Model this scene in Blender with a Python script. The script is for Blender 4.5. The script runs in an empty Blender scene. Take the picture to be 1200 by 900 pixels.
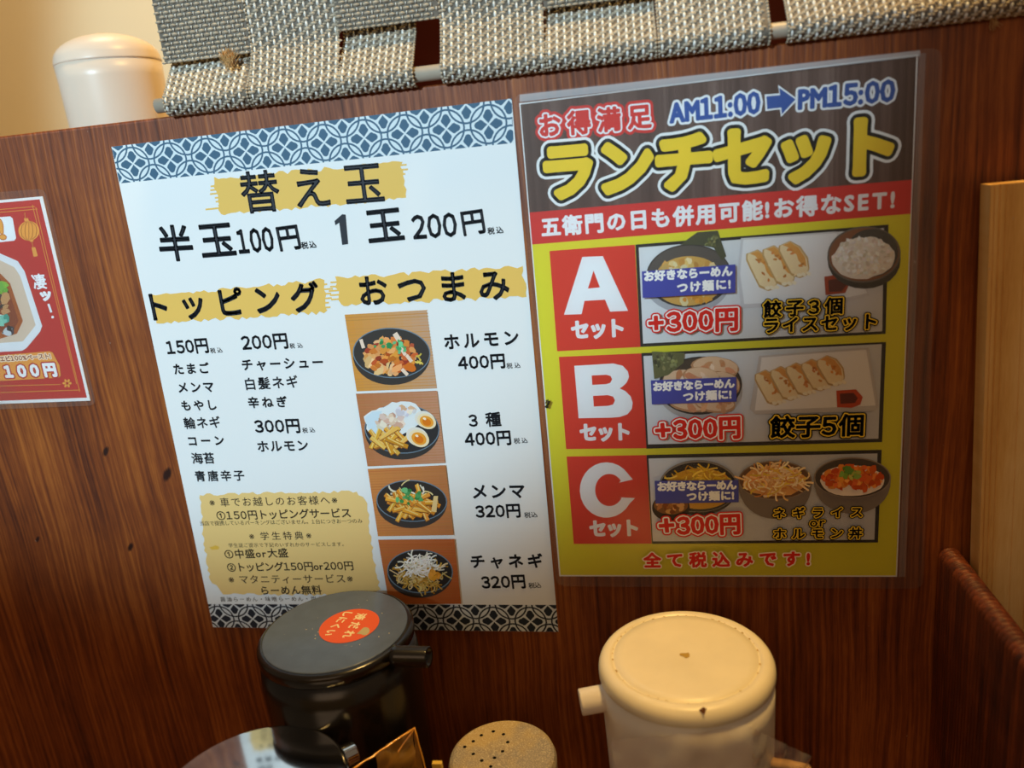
import bpy, bmesh, math, random
import numpy as np
from mathutils import Vector, Matrix, Euler, noise
from mathutils.geometry import delaunay_2d_cdt
random.seed(7)
sc = bpy.context.scene
COL = sc.collection
# ------------------------------------------------------------------ camera
CAM = Vector((.266, -.4138, -.0249)); FOC = 953.5
cd = bpy.data.cameras.new('camera'); cam = bpy.data.objects.new('camera', cd); COL.objects.link(cam)
cam.location = CAM; cam.rotation_euler = (1.2886, .1002, .1351)
cd.sensor_width = 36; cd.lens = 36*FOC/1200; cd.clip_start = .01
cd.dof.use_dof = True; cd.dof.focus_distance = .445; cd.dof.aperture_fstop = 5.5
sc.camera = cam
# ------------------------------------------------------------------ world and lights
w = bpy.data.worlds.new('world'); sc.world = w; w.use_nodes = True
w.node_tree.nodes['Background'].inputs[0].default_value = (1.0, .74, .50, 1)
w.node_tree.nodes['Background'].inputs[1].default_value = .15
sc.view_settings.view_transform = 'Standard'; sc.view_settings.look = 'None'
sc.view_settings.exposure = 0; sc.view_settings.gamma = 1
def light(name, kind, loc, target, power, color, **kw):
    l = bpy.data.lights.new(name, kind); o = bpy.data.objects.new(name, l); COL.objects.link(o)
    o.location = loc; o.rotation_euler = (Vector(target)-Vector(loc)).to_track_quat('-Z', 'Y').to_euler()
    l.energy = power; l.color = color
    for k, v in kw.items(): setattr(l, k, v)
    return o
# cool spot from the left, cone edge shaped to stand in for a shadow
light('cool_spot', 'SPOT', (-.28, -1.25, .50), (-.03, 0, .175), 82, (.58, .85, 1.0), spot_size=math.radians(36), spot_blend=.36, shadow_soft_size=.03)
# warm pendant lamp nearly above the partition
light('warm_pendant', 'AREA', (.40, -.07, .85), (.26, -.06, -.2), 9.5, (1.0, .62, .19), shape='DISK', size=.14)
# warm room light behind the photographer
light('warm_room_light', 'AREA', (.1, -1.3, .5), (.1, 0, -.15), 2.0, (1.0, .68, .42), shape='RECTANGLE', size=.9, size_y=.6)
light('kitchen_lamp', 'AREA', (-.25, .42, .75), (-.2, .6, .05), 2.0, (1.0, .80, .54), shape='DISK', size=.2)

# ------------------------------------------------------------------ pixel -> plane helpers (real distances)
CM = Euler((1.2886, .1002, .1351)).to_matrix()
def ray(px, py): return CM @ Vector(((px-600)/FOC, -(py-450)/FOC, -1))
def on_y(px, py, Y=0.):
    d = ray(px, py); return CAM + d*((Y-CAM.y)/d.y)
def on_z(px, py, Z):
    d = ray(px, py); return CAM + d*((Z-CAM.z)/d.z)
def lin(c):
    if isinstance(c, str): c = tuple(int(c[i:i+2], 16) for i in (0, 2, 4))
    return tuple(((v/255)/12.92 if v/255 < .04045 else ((v/255+.055)/1.055)**2.4) for v in c)+(1,)
# ------------------------------------------------------------------ object helpers
def mesh_obj(name, verts, faces, mats=(), parent=None, smooth=False, fm=None):
    m = bpy.data.meshes.new(name); m.from_pydata([tuple(v) for v in verts], [], faces)
    for k in mats: m.materials.append(k)
    if fm: m.polygons.foreach_set('material_index', fm)
    if smooth: m.polygons.foreach_set('use_smooth', [True]*len(m.polygons))
    m.update()
    o = bpy.data.objects.new(name, m); COL.objects.link(o)
    if parent:
        o.parent = parent; o.matrix_parent_inverse = Matrix.Translation(parent.location).inverted()
    return o
def empty(name, loc):
    o = bpy.data.objects.new(name, None); COL.objects.link(o); o.location = loc; o.empty_display_size = .02
    return o
def tag(o, label=None, cat=None, group=None, kind=None):
    if label: o['label'] = label
    if cat: o['category'] = cat
    if group: o['group'] = group
    if kind: o['kind'] = kind
    return o
def box_data(x0, x1, y0, y1, z0, z1):
    v = [(x, y, z) for z in (z0, z1) for y in (y0, y1) for x in (x0, x1)]
    f = [(0, 2, 3, 1), (4, 5, 7, 6), (0, 1, 5, 4), (2, 6, 7, 3), (0, 4, 6, 2), (1, 3, 7, 5)]
    return v, f
def box(name, x0, x1, y0, y1, z0, z1, mat, parent=None, bev=0):
    o = mesh_obj(name, *box_data(x0, x1, y0, y1, z0, z1), [mat], parent)
    if bev:
        md = o.modifiers.new('bevel', 'BEVEL'); md.width = bev; md.segments = 3
    return o
def lathe(name, prof, mat, c, parent=None, n=72, smooth=True):
    v = []; f = []
    for r, z in prof:
        for k in range(n):
            a = 2*math.pi*k/n; v.append((c[0]+r*math.cos(a), c[1]+r*math.sin(a), c[2]+z))
    for i in range(len(prof)-1):
        for k in range(n):
            k2 = (k+1) % n; f.append((i*n+k2, i*n+k, (i+1)*n+k, (i+1)*n+k2))
    if prof[0][0] > 1e-6: f.append(tuple(range(n)))
    if prof[-1][0] > 1e-6: f.append(tuple(reversed(range((len(prof)-1)*n, len(prof)*n))))
    return mesh_obj(name, v, f, [mat], parent, smooth)
def tube(name, pts, radii, mat, parent=None, n=24, hollow=0):
    v = []; f = []; P = [Vector(p) for p in pts]
    d = (P[-1]-P[0]).normalized(); a = d.orthogonal().normalized(); b = d.cross(a)
    for p, r in zip(P, radii):
        for k in range(n):
            t = 2*math.pi*k/n; v.append(p+(a*math.cos(t)+b*math.sin(t))*r)
    for i in range(len(P)-1):
        for k in range(n):
            k2 = (k+1) % n; f.append((i*n+k, i*n+k2, (i+1)*n+k2, (i+1)*n+k))
    f.append(tuple(reversed(range(n)))); f.append(tuple(range((len(P)-1)*n, len(P)*n)))
    return mesh_obj(name, v, f, [mat], parent, True)
# ------------------------------------------------------------------ materials
class NT:
    def __init__(s, name):
        s.m = bpy.data.materials.new(name); s.m.use_nodes = True; s.t = s.m.node_tree
        s.b = s.t.nodes['Principled BSDF']; s.out = s.t.nodes['Material Output']
    def n(s, kind, **kw):
        o = s.t.nodes.new('ShaderNode'+kind)
        for k, v in kw.items():
            if k.startswith('i_'):
                o.inputs[k[2:].replace('_', ' ')].default_value = v
            else: setattr(o, k, v)
        return o
    def l(s, a, b): s.t.links.new(a, b)
    def ramp(s, src, stops):
        r = s.n('ValToRGB'); e = r.color_ramp.elements
        while len(e) < len(stops): e.new(.5)
        for q, (p, c) in zip(e, stops): q.position = p; q.color = c
        s.l(src, r.inputs[0]); return r
    def coord(s, scale=(1, 1, 1), rot=(0, 0, 0), loc=(0, 0, 0)):
        c = s.n('TexCoord'); mp = s.n('Mapping'); s.l(c.outputs['Object'], mp.inputs[0])
        mp.inputs['Scale'].default_value = scale; mp.inputs['Rotation'].default_value = rot; mp.inputs['Location'].default_value = loc
        return mp.outputs[0]
    def mix(s, a, b, fac, mode='MIX'):
        m = s.n('Mix', data_type='RGBA', blend_type=mode)
        for sock, val in ((m.inputs[0], fac), (m.inputs[6], a), (m.inputs[7], b)):
            if hasattr(val, 'is_output'): s.l(val, sock)
            else: sock.default_value = val
        return m.outputs[2]
    def math(s, op, a, b=0.):
        m = s.n('Math', operation=op)
        for sock, val in ((m.inputs[0], a), (m.inputs[1], b)):
            if hasattr(val, 'is_output'): s.l(val, sock)
            else: sock.default_value = val
        return m.outputs[0]
    def noise(s, vec, scale, detail=4, rough=.55, dist=0.):
        q = s.n('TexNoise'); q.inputs['Scale'].default_value = scale; q.inputs['Detail'].default_value = detail
        q.inputs['Roughness'].default_value = rough; q.inputs['Distortion'].default_value = dist
        s.l(vec, q.inputs['Vector']); return q.outputs['Fac']
    def bump(s, h, strength, dist):
        b = s.n('Bump'); b.inputs['Strength'].default_value = strength; b.inputs['Distance'].default_value = dist
        s.l(h, b.inputs['Height']); s.l(b.outputs[0], s.b.inputs['Normal'])
    def set(s, **kw):
        for k, v in kw.items(): s.b.inputs[k.replace('_', ' ')].default_value = v
        return s
def plain(name, col, rough=.5, metal=0., spec=.5, vary=.12, scale=60, bump=0.):
    q = NT(name); q.set(Roughness=rough, Metallic=metal)
    q.b.inputs['Specular IOR Level'].default_value = spec
    c = lin(col); v = q.coord(); f = q.noise(v, scale, 5)
    r = q.ramp(f, [(.3, tuple(x*(1-vary) for x in c[:3])+(1,)), (.7, tuple(min(1, x*(1+vary)) for x in c[:3])+(1,))])
    q.l(r.outputs[0], q.b.inputs['Base Color'])
    if bump: q.bump(f, .4, bump)
    return q.m

def wood_material(name, dark, mid, light_, knots=(), pitch=430., rough=.42, spec=.4, wander=.016, con=1.):
    q = NT(name); q.b.inputs['Specular IOR Level'].default_value = spec
    v = q.coord()
    # slow sideways wander of the grain with height
    wob = q.noise(q.coord((5, 5, 3.2)), 1.6, 2)
    sep = q.n('SeparateXYZ'); q.l(v, sep.inputs[0])
    x = q.math('ADD', sep.outputs[0], q.math('MULTIPLY', q.math('ADD', sep.outputs[1], 0.), .83))
    x = q.math('ADD', x, q.math('MULTIPLY', q.math('SUBTRACT', wob, .5), wander))
    for kx, kz, ks in knots:       # the grain bends round each knot
        dx = q.math('SUBTRACT', sep.outputs[0], kx); dz = q.math('SUBTRACT', sep.outputs[2], kz)
        r2 = q.math('ADD', q.math('MULTIPLY', q.math('MULTIPLY', dx, dx), 1/(ks*ks)), q.math('MULTIPLY', q.math('MULTIPLY', dz, dz), 1/(ks*ks*9)))
        g = q.math('DIVIDE', q.math('MULTIPLY', dx, 1.6), q.math('ADD', r2, 1.))
        x = q.math('SUBTRACT', x, q.math('MULTIPLY', g, .25))
    comb = q.n('CombineXYZ'); q.l(x, comb.inputs[0]); q.l(q.math('MULTIPLY', sep.outputs[2], .02), comb.inputs[2])
    rings = q.noise(comb.outputs[0], pitch, 2, .5)
    comb2 = q.n('CombineXYZ'); q.l(x, comb2.inputs[0]); q.l(q.math('MULTIPLY', sep.outputs[2], .05), comb2.inputs[2])
    broad = q.noise(comb2.outputs[0], 26, 3, .6)
    comb3 = q.n('CombineXYZ'); q.l(sep.outputs[0], comb3.inputs[0]); q.l(q.math('MULTIPLY', sep.outputs[2], .06), comb3.inputs[2])
    fib = q.noise(comb3.outputs[0], 1300, 3, .6)
    blot = q.noise(q.coord((9, 9, 5)), 2.2, 4, .6)
    t = q.math('ADD', q.math('MULTIPLY', q.math('SUBTRACT', rings, .5), 1.25*con), q.math('MULTIPLY', q.math('SUBTRACT', broad, .5), .75*con))
    t = q.math('ADD', t, q.math('MULTIPLY', q.math('SUBTRACT', fib, .5), .5*con))
    t = q.math('ADD', t, q.math('MULTIPLY', q.math('SUBTRACT', blot, .5), .8))
    t = q.math('ADD', t, .5)
    r = q.ramp(t, [(.12, lin(dark)), (.5, lin(mid)), (.92, lin(light_))])
    col = r.outputs[0]
    for kx, kz, ks in knots:
        dx = q.math('SUBTRACT', sep.outputs[0], kx); dz = q.math('SUBTRACT', sep.outputs[2], kz)
        dx = q.math('SUBTRACT', dx, q.math('MULTIPLY', dz, .5))
        r2 = q.math('ADD', q.math('MULTIPLY', q.math('MULTIPLY', dx, dx), 3.5/(ks*ks)), q.math('MULTIPLY', q.math('MULTIPLY', dz, dz), 1.4/(ks*ks)))
        rr = q.math('ADD', r2, q.math('MULTIPLY', q.math('SUBTRACT', fib, .5), .8))
        f = q.ramp(rr, [(.25, (1, 1, 1, 1)), (.9, (0, 0, 0, 1))])
        col = q.mix(col, lin('2a0f08'), f.outputs[0])
    # pale scuffs and grime specks
    sp = q.noise(q.coord((1, 1, .7)), 420, 2, .4); area = q.noise(q.coord((1, 1, 1), loc=(3, 1, 2)), 14, 2)
    f = q.math('MULTIPLY', q.ramp(sp, [(.74, (0, 0, 0, 1)), (.78, (1, 1, 1, 1))]).outputs[0], q.ramp(area, [(.5, (0, 0, 0, 1)), (.62, (1, 1, 1, 1))]).outputs[0])
    col = q.mix(col, lin('b79c8a'), q.math('MULTIPLY', f, .6))
    q.l(col, q.b.inputs['Base Color'])
    q.l(q.ramp(t, [(0, (rough+.22,)*3+(1,)), (1, (rough,)*3+(1,))]).outputs[0], q.b.inputs['Roughness'])
    q.bump(t, .35, .0006)
    return q.m

KN = [(on_y(x, y).x, on_y(x, y).z, s) for x, y, s in ((124, 529, .0045), (196, 556, .0065), (153, 641, .0042), (44, 632, .003))]
M = {}
M['wood'] = wood_material('partition_wood', '42190a', '7c3d18', 'a8602a', KN)
M['box_wood'] = wood_material('dark_box_wood', '2c0e06', '5c2810', '84401c', (), 300., .42)
M['counter'] = wood_material('counter_wood', '3a1a0c', '643417', '8a5024', (), 160., .35)
M['pine'] = wood_material('pale_pine', 'c08a48', 'd9aa66', 'ecc990', (), 70., .55, .3)
M['cream'] = plain('cream_plaster', 'e6d6b4', .8, vary=.04, scale=3)
M['white_plastic'] = plain('white_plastic', 'e9d8c6', .35, vary=.03, scale=20)
M['pot_white'] = plain('worn_white_plastic', 'eadfce', .34, vary=.05, scale=40)
M['pot_lid'] = plain('yellowed_white_lid', 'f0e2c0', .36, vary=.05, scale=40)
M['black_plastic'] = plain('black_plastic', '16120f', .22, vary=.2, scale=40)
M['lid_sheen'] = plain('painted_lid_sheen', '4e5a70', .34, vary=.10, scale=120, bump=.00005)  # blue-grey colour stands in for the reflection on the black lid top
M['steel'] = plain('polished_steel', 'd6d6d4', .09, 1., vary=.06, scale=80)
M['red_board'] = plain('dark_red_board', '5a0f0c', .6)
M['rod'] = plain('grey_rod', 'a89c8c', .4)
M['hole'] = plain('dark_hole', '120a06', .8)
M['tan'] = plain('tan_paper', 'c89a60', .7, vary=.15, scale=160)
M['yellow'] = plain('yellow_plastic', 'e8c04a', .4)
M['glyph_cream'] = plain('cream_ink', 'ecd8a0', .5)
def print_mat(name, rough, coat):
    q = NT(name); a = q.n('Attribute', attribute_name='Col'); q.l(a.outputs['Color'], q.b.inputs['Base Color'])
    q.set(Roughness=rough); q.b.inputs['Coat Weight'].default_value = coat; q.b.inputs['Coat Roughness'].default_value = .25
    q.b.inputs['Specular IOR Level'].default_value = .3
    return q.m
M['print'] = print_mat('printed_paper', .55, .12)
def film(name, haze, hazecol=(1, 1, 1, 1), rough=.12, gl=1., tint=(1, 1, 1, 1), bump=0., bscale=40, ior=1.45):
    q = NT(name); t = q.n('BsdfTransparent'); t.inputs[0].default_value = tint
    g = q.n('BsdfGlossy'); g.inputs['Roughness'].default_value = rough
    fr = q.n('Fresnel'); fr.inputs[0].default_value = ior
    m1 = q.n('MixShader'); q.l(q.math('MULTIPLY', fr.outputs[0], gl), m1.inputs[0]); q.l(t.outputs[0], m1.inputs[1]); q.l(g.outputs[0], m1.inputs[2])
    d = q.n('BsdfDiffuse'); d.inputs[0].default_value = hazecol
    m2 = q.n('MixShader'); m2.inputs[0].default_value = haze; q.l(m1.outputs[0], m2.inputs[1]); q.l(d.outputs[0], m2.inputs[2])
    q.l(m2.outputs[0], q.out.inputs[0])
    if bump:
        b = q.n('Bump'); b.inputs['Strength'].default_value = .6; b.inputs['Distance'].default_value = bump
        q.l(q.noise(q.coord(), bscale, 4), b.inputs['Height']); q.l(b.outputs[0], g.inputs['Normal']); q.l(b.outputs[0], fr.inputs['Normal'])
    return q.m
M['pouch'] = film('clear_laminate', .015, (.85, .88, .92, 1), .22, .7, bump=.0008, bscale=14)
M['seal'] = film('milky_laminate_edge', .38, (.80, .86, .92, 1), .3, 1., bump=.001, bscale=60)
M['cling'] = film('clear_crinkled_film', .18, (1, .97, .92, 1), .07, 2.4, bump=.002, bscale=120)
M['amber'] = film('amber_film', .28, (1, .52, .10, 1), .10, 1.6, (.95, .62, .20, 1), bump=.002, bscale=90, ior=1.7)

# ------------------------------------------------------------------ the setting
tag(box('wall_front', -.9, 1.0, 0, .026, -.43, .0085, M['wood'], bev=.0015), 'dark stained wooden partition board the menus are stuck to', kind='structure')
tag(box('wall_back', -1.6, 1.6, .62, .66, -1.15, 1.1, M['cream']), 'cream plaster wall far behind the partition', kind='structure')
tag(box('wall_rear', -1.6, 1.6, -2.44, -2.4, -1.15, 1.1, M['cream']), 'cream wall behind the photographer', kind='structure')
tag(box('floor', -1.6, 1.6, -2.4, .62, -1.19, -1.15, M['counter']), 'brown floor under the counter', kind='structure')
ct = box('counter', -.85, .95, -.55, 0, -.44, -.418, M['counter'], bev=.002); tag(ct, 'brown wooden counter under the pots in front of the partition', 'counter')
bc = box('service_shelf', -.9, 1.0, .026, .5, -.14, -.11, M['cream']); tag(bc, 'raised cream service shelf behind the partition', 'shelf')
rb = box('red_board', .05, .75, .045, .05, -.11, .35, M['red_board']); tag(rb, 'dark red board seen only through gaps in the woven screen', 'board')

# ------------------------------------------------------------------ woven hanging screen
def yarn_mat(name, a, b, rough, spec=.5, metal=0.):
    q = NT(name); q.set(Roughness=rough, Metallic=metal); q.b.inputs['Specular IOR Level'].default_value = spec
    c = q.n('TexCoord'); f = q.noise(c.outputs['Object'], 260, 3, .6)
    q.l(q.ramp(f, [(.3, lin(a)), (.7, lin(b))]).outputs[0], q.b.inputs['Base Color']); return q.m
M['yarn'] = yarn_mat('taupe_yarn', '978a78', 'bdb09a', .55)
M['fil'] = yarn_mat('silver_filament', 'd4d6d2', 'f4f4ee', .28, .8)
M['base'] = yarn_mat('tape_base_weave', '5c544a', '7a7064', .8)  # solid darker taupe sheet under the yarns
RODC = (-.0020, .0138); RODR = .0040; BACK = .0115; FRONT = .0055
def profile(front):
    """side profile of a vertical tape: hangs, swells out over the rod and goes round it"""
    y0 = FRONT if front else BACK; R_ = RODR+.0012
    pts = [(y0, .16), (y0, .062), (y0, .040), (y0-.0008, .035)]
    for a in range(60, -111, -15):
        t = math.radians(a); pts.append((RODC[0]-R_*math.cos(t), RODC[1]+R_*math.sin(t)))
    return pts
def prof_eval(pts):
    L = [0]
    for a, b in zip(pts, pts[1:]): L.append(L[-1]+math.hypot(a[0]-b[0], a[1]-b[1]))
    def ev(s):
        s = max(0, min(L[-1]-1e-6, s))
        for i in range(len(L)-1):
            if s <= L[i+1]:
                t = (s-L[i])/max(1e-9, L[i+1]-L[i]); a, b = pts[i], pts[i+1]
                y = a[0]+(b[0]-a[0])*t; z = a[1]+(b[1]-a[1])*t
                dy, dz = (b[0]-a[0]), (b[1]-a[1]); q = math.hypot(dy, dz)
                return y, z, (dz/q, -dy/q)      # normal towards -y
        return None
    return ev, L[-1]
def yarns(name, x0, x1, s0, s1, ev, vertical, parent, skew=0., lean=0., warm=0):
    """every yarn float of a tape as a small raised bead, over a solid base sheet"""
    V = []; F = []; FM = []
    ns = max(2, int((s1-s0)/.0022)); 
    for i in range(ns+1):
        s = s0+(s1-s0)*i/ns; y, z, n = ev(s)
        for x in (x0, x1): V.append((x+lean*(z-.02), y-n[0]*.0003*0+.0003, z+skew*(x-x0)))
    for i in range(ns): F.append((2*i, 2*i+1, 2*i+3, 2*i+2)); FM.append(2)
    def bead(x, s, lx, ls, h, mi):
        b = len(V); K = 6
        for q, (rs, hh) in enumerate(((1, 0), (.72, .72))):
            for k in range(K):
                a = 2*math.pi*(k+.5)/K; xx = x+lx*rs*math.cos(a); ss = s+ls*rs*math.sin(a)
                y, z, n = ev(ss); V.append((xx+lean*(z-.02), y+n[0]*0+(-abs(n[0]) if n[0] else 0)*0+n[0]*h*hh, z+n[1]*h*hh+skew*(xx-x0)))
        y, z, n = ev(s); V.append((x+lean*(z-.02), y+n[0]*h, z+n[1]*h+skew*(x-x0)))
        for k in range(K):
            k2 = (k+1) % K; F.append((b+k, b+k2, b+K+k2, b+K+k)); F.append((b+K+k, b+K+k2, b+2*K)); FM.extend((mi, mi))
    rnd = random.Random(int(x0*1e5)+int(s0*1e5))
    if vertical:
        px, ps = .0036, .0044; c = 0; x = x0+px*.5
        while x < x1-px*.3:
            s = s0+(.5*ps if c % 2 else 0)+rnd.uniform(-.0002, .0002)
            while s < s1:
                j = rnd.uniform(.85, 1.15)
                bead(x+rnd.uniform(-1, 1)*1e-4, s, .00072*j, ps*.38, .0009, 1)
                bead(x, s+ps*.5, .0019, .0009*j, .0008, 0)
                bead(x+px*.5, s+ps*.25, .0012, .0006, .0006, 0)
                s += ps
            c += 1; x += px
    else:
        ps, px = .0021, .0049; r = 0; s = s0+ps*.5
        while s < s1-ps*.3:
            x = x0+(.5*px if r % 2 else 0)+px*.25
            while x < x1-px*.2:
                j = rnd.uniform(.85, 1.15)
                bead(x, s+rnd.uniform(-1, 1)*1e-4, px*.40, .00082*j, .0009, 0)
                bead(x+px*.5, s, .00034, .0009*j, .0009, 1)
                x += px
            r += 1; s += ps
    # selvedge: a row of beads along both long edges
    if vertical:
        for xe in (x0+.0003, x1-.0003):
            s = s0
            while s < s1: bead(xe, s, .0007, .0008, .0008, 0); s += .0018
    else:
        for se in (s0+.0004, s1-.0004):
            x = x0
            while x < x1: bead(x, se, .0016, .0006, .0009, 0); x += .003
    o = mesh_obj(name, V, F, [M['yarn'], M['fil'], M['base']], parent, True, FM)
    return o
scr = empty('woven_screen', (.22, .008, .0095))
tag(scr, 'hanging screen of grey and beige woven tapes along the partition top', 'screen')
tube('rod', [(.0296, RODC[0], RODC[1]), (.62, RODC[0], RODC[1])], [RODR*.9]*2, M['rod'], scr)
colx = [(175, 281), (282, 384), (386, 491), (521, 640), (641, 738), (771-33, 900), (921, 1062), (1063, 1200)]
TX = []
for a, b in ((202, 300), (301, 404), (404, 490), (521, 641), (642, 770), (771, 901), (920, 1068), (1069, 1230)):
    TX.append((on_y(a, 137-(a-190)*.123).x, on_y(b, 137-(b-190)*.123).x))
# which vertical tapes run in front of the horizontal tape in the row seen
rowz = [.0345, .0365, .0365, .036, .0365, .0365, .042, .042]
for i, (a, b) in enumerate(TX):
    fr = i in (1, 3, 5, 7)
    ev, L = prof_eval(profile(fr))
    yarns('vertical_tape', a+.0002, b-.0002, .05, L, ev, True, scr, lean=0)
# horizontal tapes: front where the vertical is behind
def flat(y): return lambda s: (y, .16-s, (-1., 0.))
yarns('horizontal_tape', TX[0][0]-.001, TX[1][0], .16-.105, .16-.034, flat(.0048), False, scr)
yarns('horizontal_tape', TX[2][0], TX[3][0], .16-.105, .16-.0385, flat(.0048), False, scr)
yarns('horizontal_tape', TX[4][0], TX[5][0], .16-.105, .16-.0365, flat(.0048), False, scr)
yarns('horizontal_tape', TX[5][1], TX[7][0], .16-.105, .16-.040, flat(.0048), False, scr)
# frayed end where the tape corner has worn, plus a loose thread at the right
def threads(name, c, n, spread, length, mat, up=(0, 0, 1)):
    V = []; F = []
    for k in range(n):
        p = Vector(c)+Vector((random.uniform(-1, 1)*spread, -.0006-random.random()*.001, random.uniform(-1, 1)*spread))
        d = (Vector(up)+Vector((random.uniform(-.8, .8), random.uniform(-.4, 0), random.uniform(-.5, .5)))).normalized(); r = .00022
        for q in range(4):
            for m_ in range(3):
                a = m_*2.094; V.append(p+Vector((math.cos(a)*r, math.sin(a)*r, 0)))
            p = p+d*length/4; d = (d+Vector((random.uniform(-.4, .4), 0, random.uniform(-.3, .3)))).normalized()
        b = len(V)-12
        for q in range(3):
            for m_ in range(3): F.append((b+q*3+m_, b+q*3+(m_+1) % 3, b+q*3+3+(m_+1) % 3, b+q*3+3+m_))
    o = mesh_obj(name, V, F, [mat], scr, True); tag(o, kind='stuff'); return o
p = on_y(271, 75, .001); threads('frayed_threads', p, 90, .0028, .007, M['tan'])
p = on_y(1162, 22, -.002); threads('frayed_threads', p, 12, .001, .006, M['tan'], (.2, 0, -1))

# ------------------------------------------------------------------ flat print builder
class Sheet:
    """flat coloured shapes printed on a plane; coordinates arrive as photo pixels and are laid on the real plane"""
    def __init__(s, to2, to3, eps=2.5e-6, base=.0003):
        s.to2, s.to3, s.eps, s.base = to2, to3, eps, base; s.k = 0; s.parts = {}; s.cur = None
    def part(s, name): s.cur = s.parts.setdefault(name, ([], [], [])) ; s.curname = name; return s
    def raw(s, polys, col, step=True):
        """polys: lists of 2D plane points"""
        if step: s.k += 1
        V, F, C = s.cur; h = s.base+s.k*s.eps
        for P in polys:
            b = len(V); V.extend(s.to3(p, h) for p in P); F.append(tuple(range(b, b+len(P)))); C.append(col)
    def poly(s, pts, col, rough=0., step=True):
        P = [s.to2(*p) for p in pts]
        if rough:
            Q = []
            for i in range(len(P)):
                a, b = P[i], P[(i+1) % len(P)]; L = math.hypot(b[0]-a[0], b[1]-a[1]); n = max(1, int(L/.0022))
                for k in range(n):
                    t = k/n; nx, ny = -(b[1]-a[1])/L, (b[0]-a[0])/L; r = random.uniform(-1, 1)*rough
                    Q.append((a[0]+(b[0]-a[0])*t+nx*r, a[1]+(b[1]-a[1])*t+ny*r))
            P = Q
        s.raw([P], lin(col) if isinstance(col, str) or len(col) == 3 else col, step)
    def ellipse(s, x, y, rx, ry, col, rot=0, n=36, wob=0., step=True):
        pts = []
        c, q = math.cos(rot), math.sin(rot)
        for k in range(n):
            a = 2*math.pi*k/n; w_ = 1+random.uniform(-wob, wob); u, v = rx*math.cos(a)*w_, ry*math.sin(a)*w_
            pts.append((x+u*c-v*q, y+u*q+v*c))
        s.poly(pts, col, step=step)
    def stroke(s, pts, wd, col, step=True):
        """ribbon along pixel points, width in px"""
        L = []; R_ = []
        for i, p in enumerate(pts):
            a = pts[max(0, i-1)]; b = pts[min(len(pts)-1, i+1)]; q = math.hypot(b[0]-a[0], b[1]-a[1]) or 1
            nx, ny = -(b[1]-a[1])/q*wd/2, (b[0]-a[0])/q*wd/2
            L.append((p[0]+nx, p[1]+ny)); R_.append((p[0]-nx, p[1]-ny))
        for i in range(len(pts)-1):
            s.poly([L[i], L[i+1], R_[i+1], R_[i]], col, step=(step and i == 0))
    def text(s, body, x0, y0, x1, y1, h, layers, nib=0.):
        """layers: list of (growth in px, colour), painted in order; glyphs run from (x0,y0) to (x1,y1)"""
        A = s.to2(x0, y0); B = s.to2(x1, y1)
        U = s.to2((x0+x1)/2, (y0+y1)/2); 
        q = math.hypot(B[0]-A[0], B[1]-A[1]); ux, uy = (B[0]-A[0])/q, (B[1]-A[1])/q
        px = q/math.hypot(x1-x0, y1-y0)                          # metres per pixel here
        T = s.to2((x0+x1)/2-uy*0, (y0+y1)/2-h); hh = math.hypot(T[0]-U[0], T[1]-U[1])
        if s.to3 is not wall3: hh = h*px
        V, E, F = glyphs(body, q/hh)
        bx0 = min(v[0] for v in V); bx1 = max(v[0] for v in V); by0 = min(v[1] for v in V); by1 = max(v[1] for v in V)
        sx = q/(bx1-bx0); sy = hh/(by1-by0)
        P = [((v[0]-bx0)*sx, (v[1]-by0)*sy) for v in V]
        W = lambda p: (A[0]+ux*p[0]-uy*p[1], A[1]+uy*p[0]+ux*p[1])
        for g, col in layers:
            s.k += 1; col = lin(col)
            if g <= 0: s.raw([[W(P[i]) for i in f] for f in F], col, False)
            else:
                r = g*px; K = 14 if r > .0008 else 8 if r > .0004 else 6
                disc = [(math.cos(2*math.pi*k/K)*r*(1+nib), math.sin(2*math.pi*k/K)*r*(1-nib)) for k in range(K)]
                polys = [[P[i] for i in f] for f in F]
                for i in sorted({i for e in E for i in e}):
                    polys.append([(P[i][0]+d[0], P[i][1]+d[1]) for d in disc])
                for i, j in E:
                    a, b = P[i], P[j]; dx, dy = b[0]-a[0], b[1]-a[1]; L = math.hypot(dx, dy)
                    if L < 1e-7: continue
                    nx, ny = -dy/L*r*(1+nib), dx/L*r*(1-nib)
                    polys.append([(a[0]+nx, a[1]+ny), (a[0]-nx, a[1]-ny), (b[0]-nx, b[1]-ny), (b[0]+nx, b[1]+ny)])
                if sum(col[:3]) > .2:                                # pale inks: merge what overlaps, letter group by letter group
                    polys.sort(key=lambda p: min(t[0] for t in p)); out = []; grp = []; edge_ = -1e9
                    for p in polys:
                        if grp and min(t[0] for t in p) > edge_: out += union(grp); grp = []
                        grp.append(p); edge_ = max(edge_, max(t[0] for t in p))
                    polys = out+union(grp)
                s.raw([[W(t) for t in p] for p in polys], col, False)
    def build(s, parent, mat, labels={}):
        for name, (V, F, C) in s.parts.items():
            o = mesh_obj(name.split('#')[0], V, F, [mat], parent)
            at = o.data.color_attributes.new('Col', 'FLOAT_COLOR', 'CORNER'); buf = []
            for f, c in zip(F, C): buf.extend(list(c)*len(f))
            at.data.foreach_set('color', buf)
            if name in labels: o['label'] = labels[name]
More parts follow.
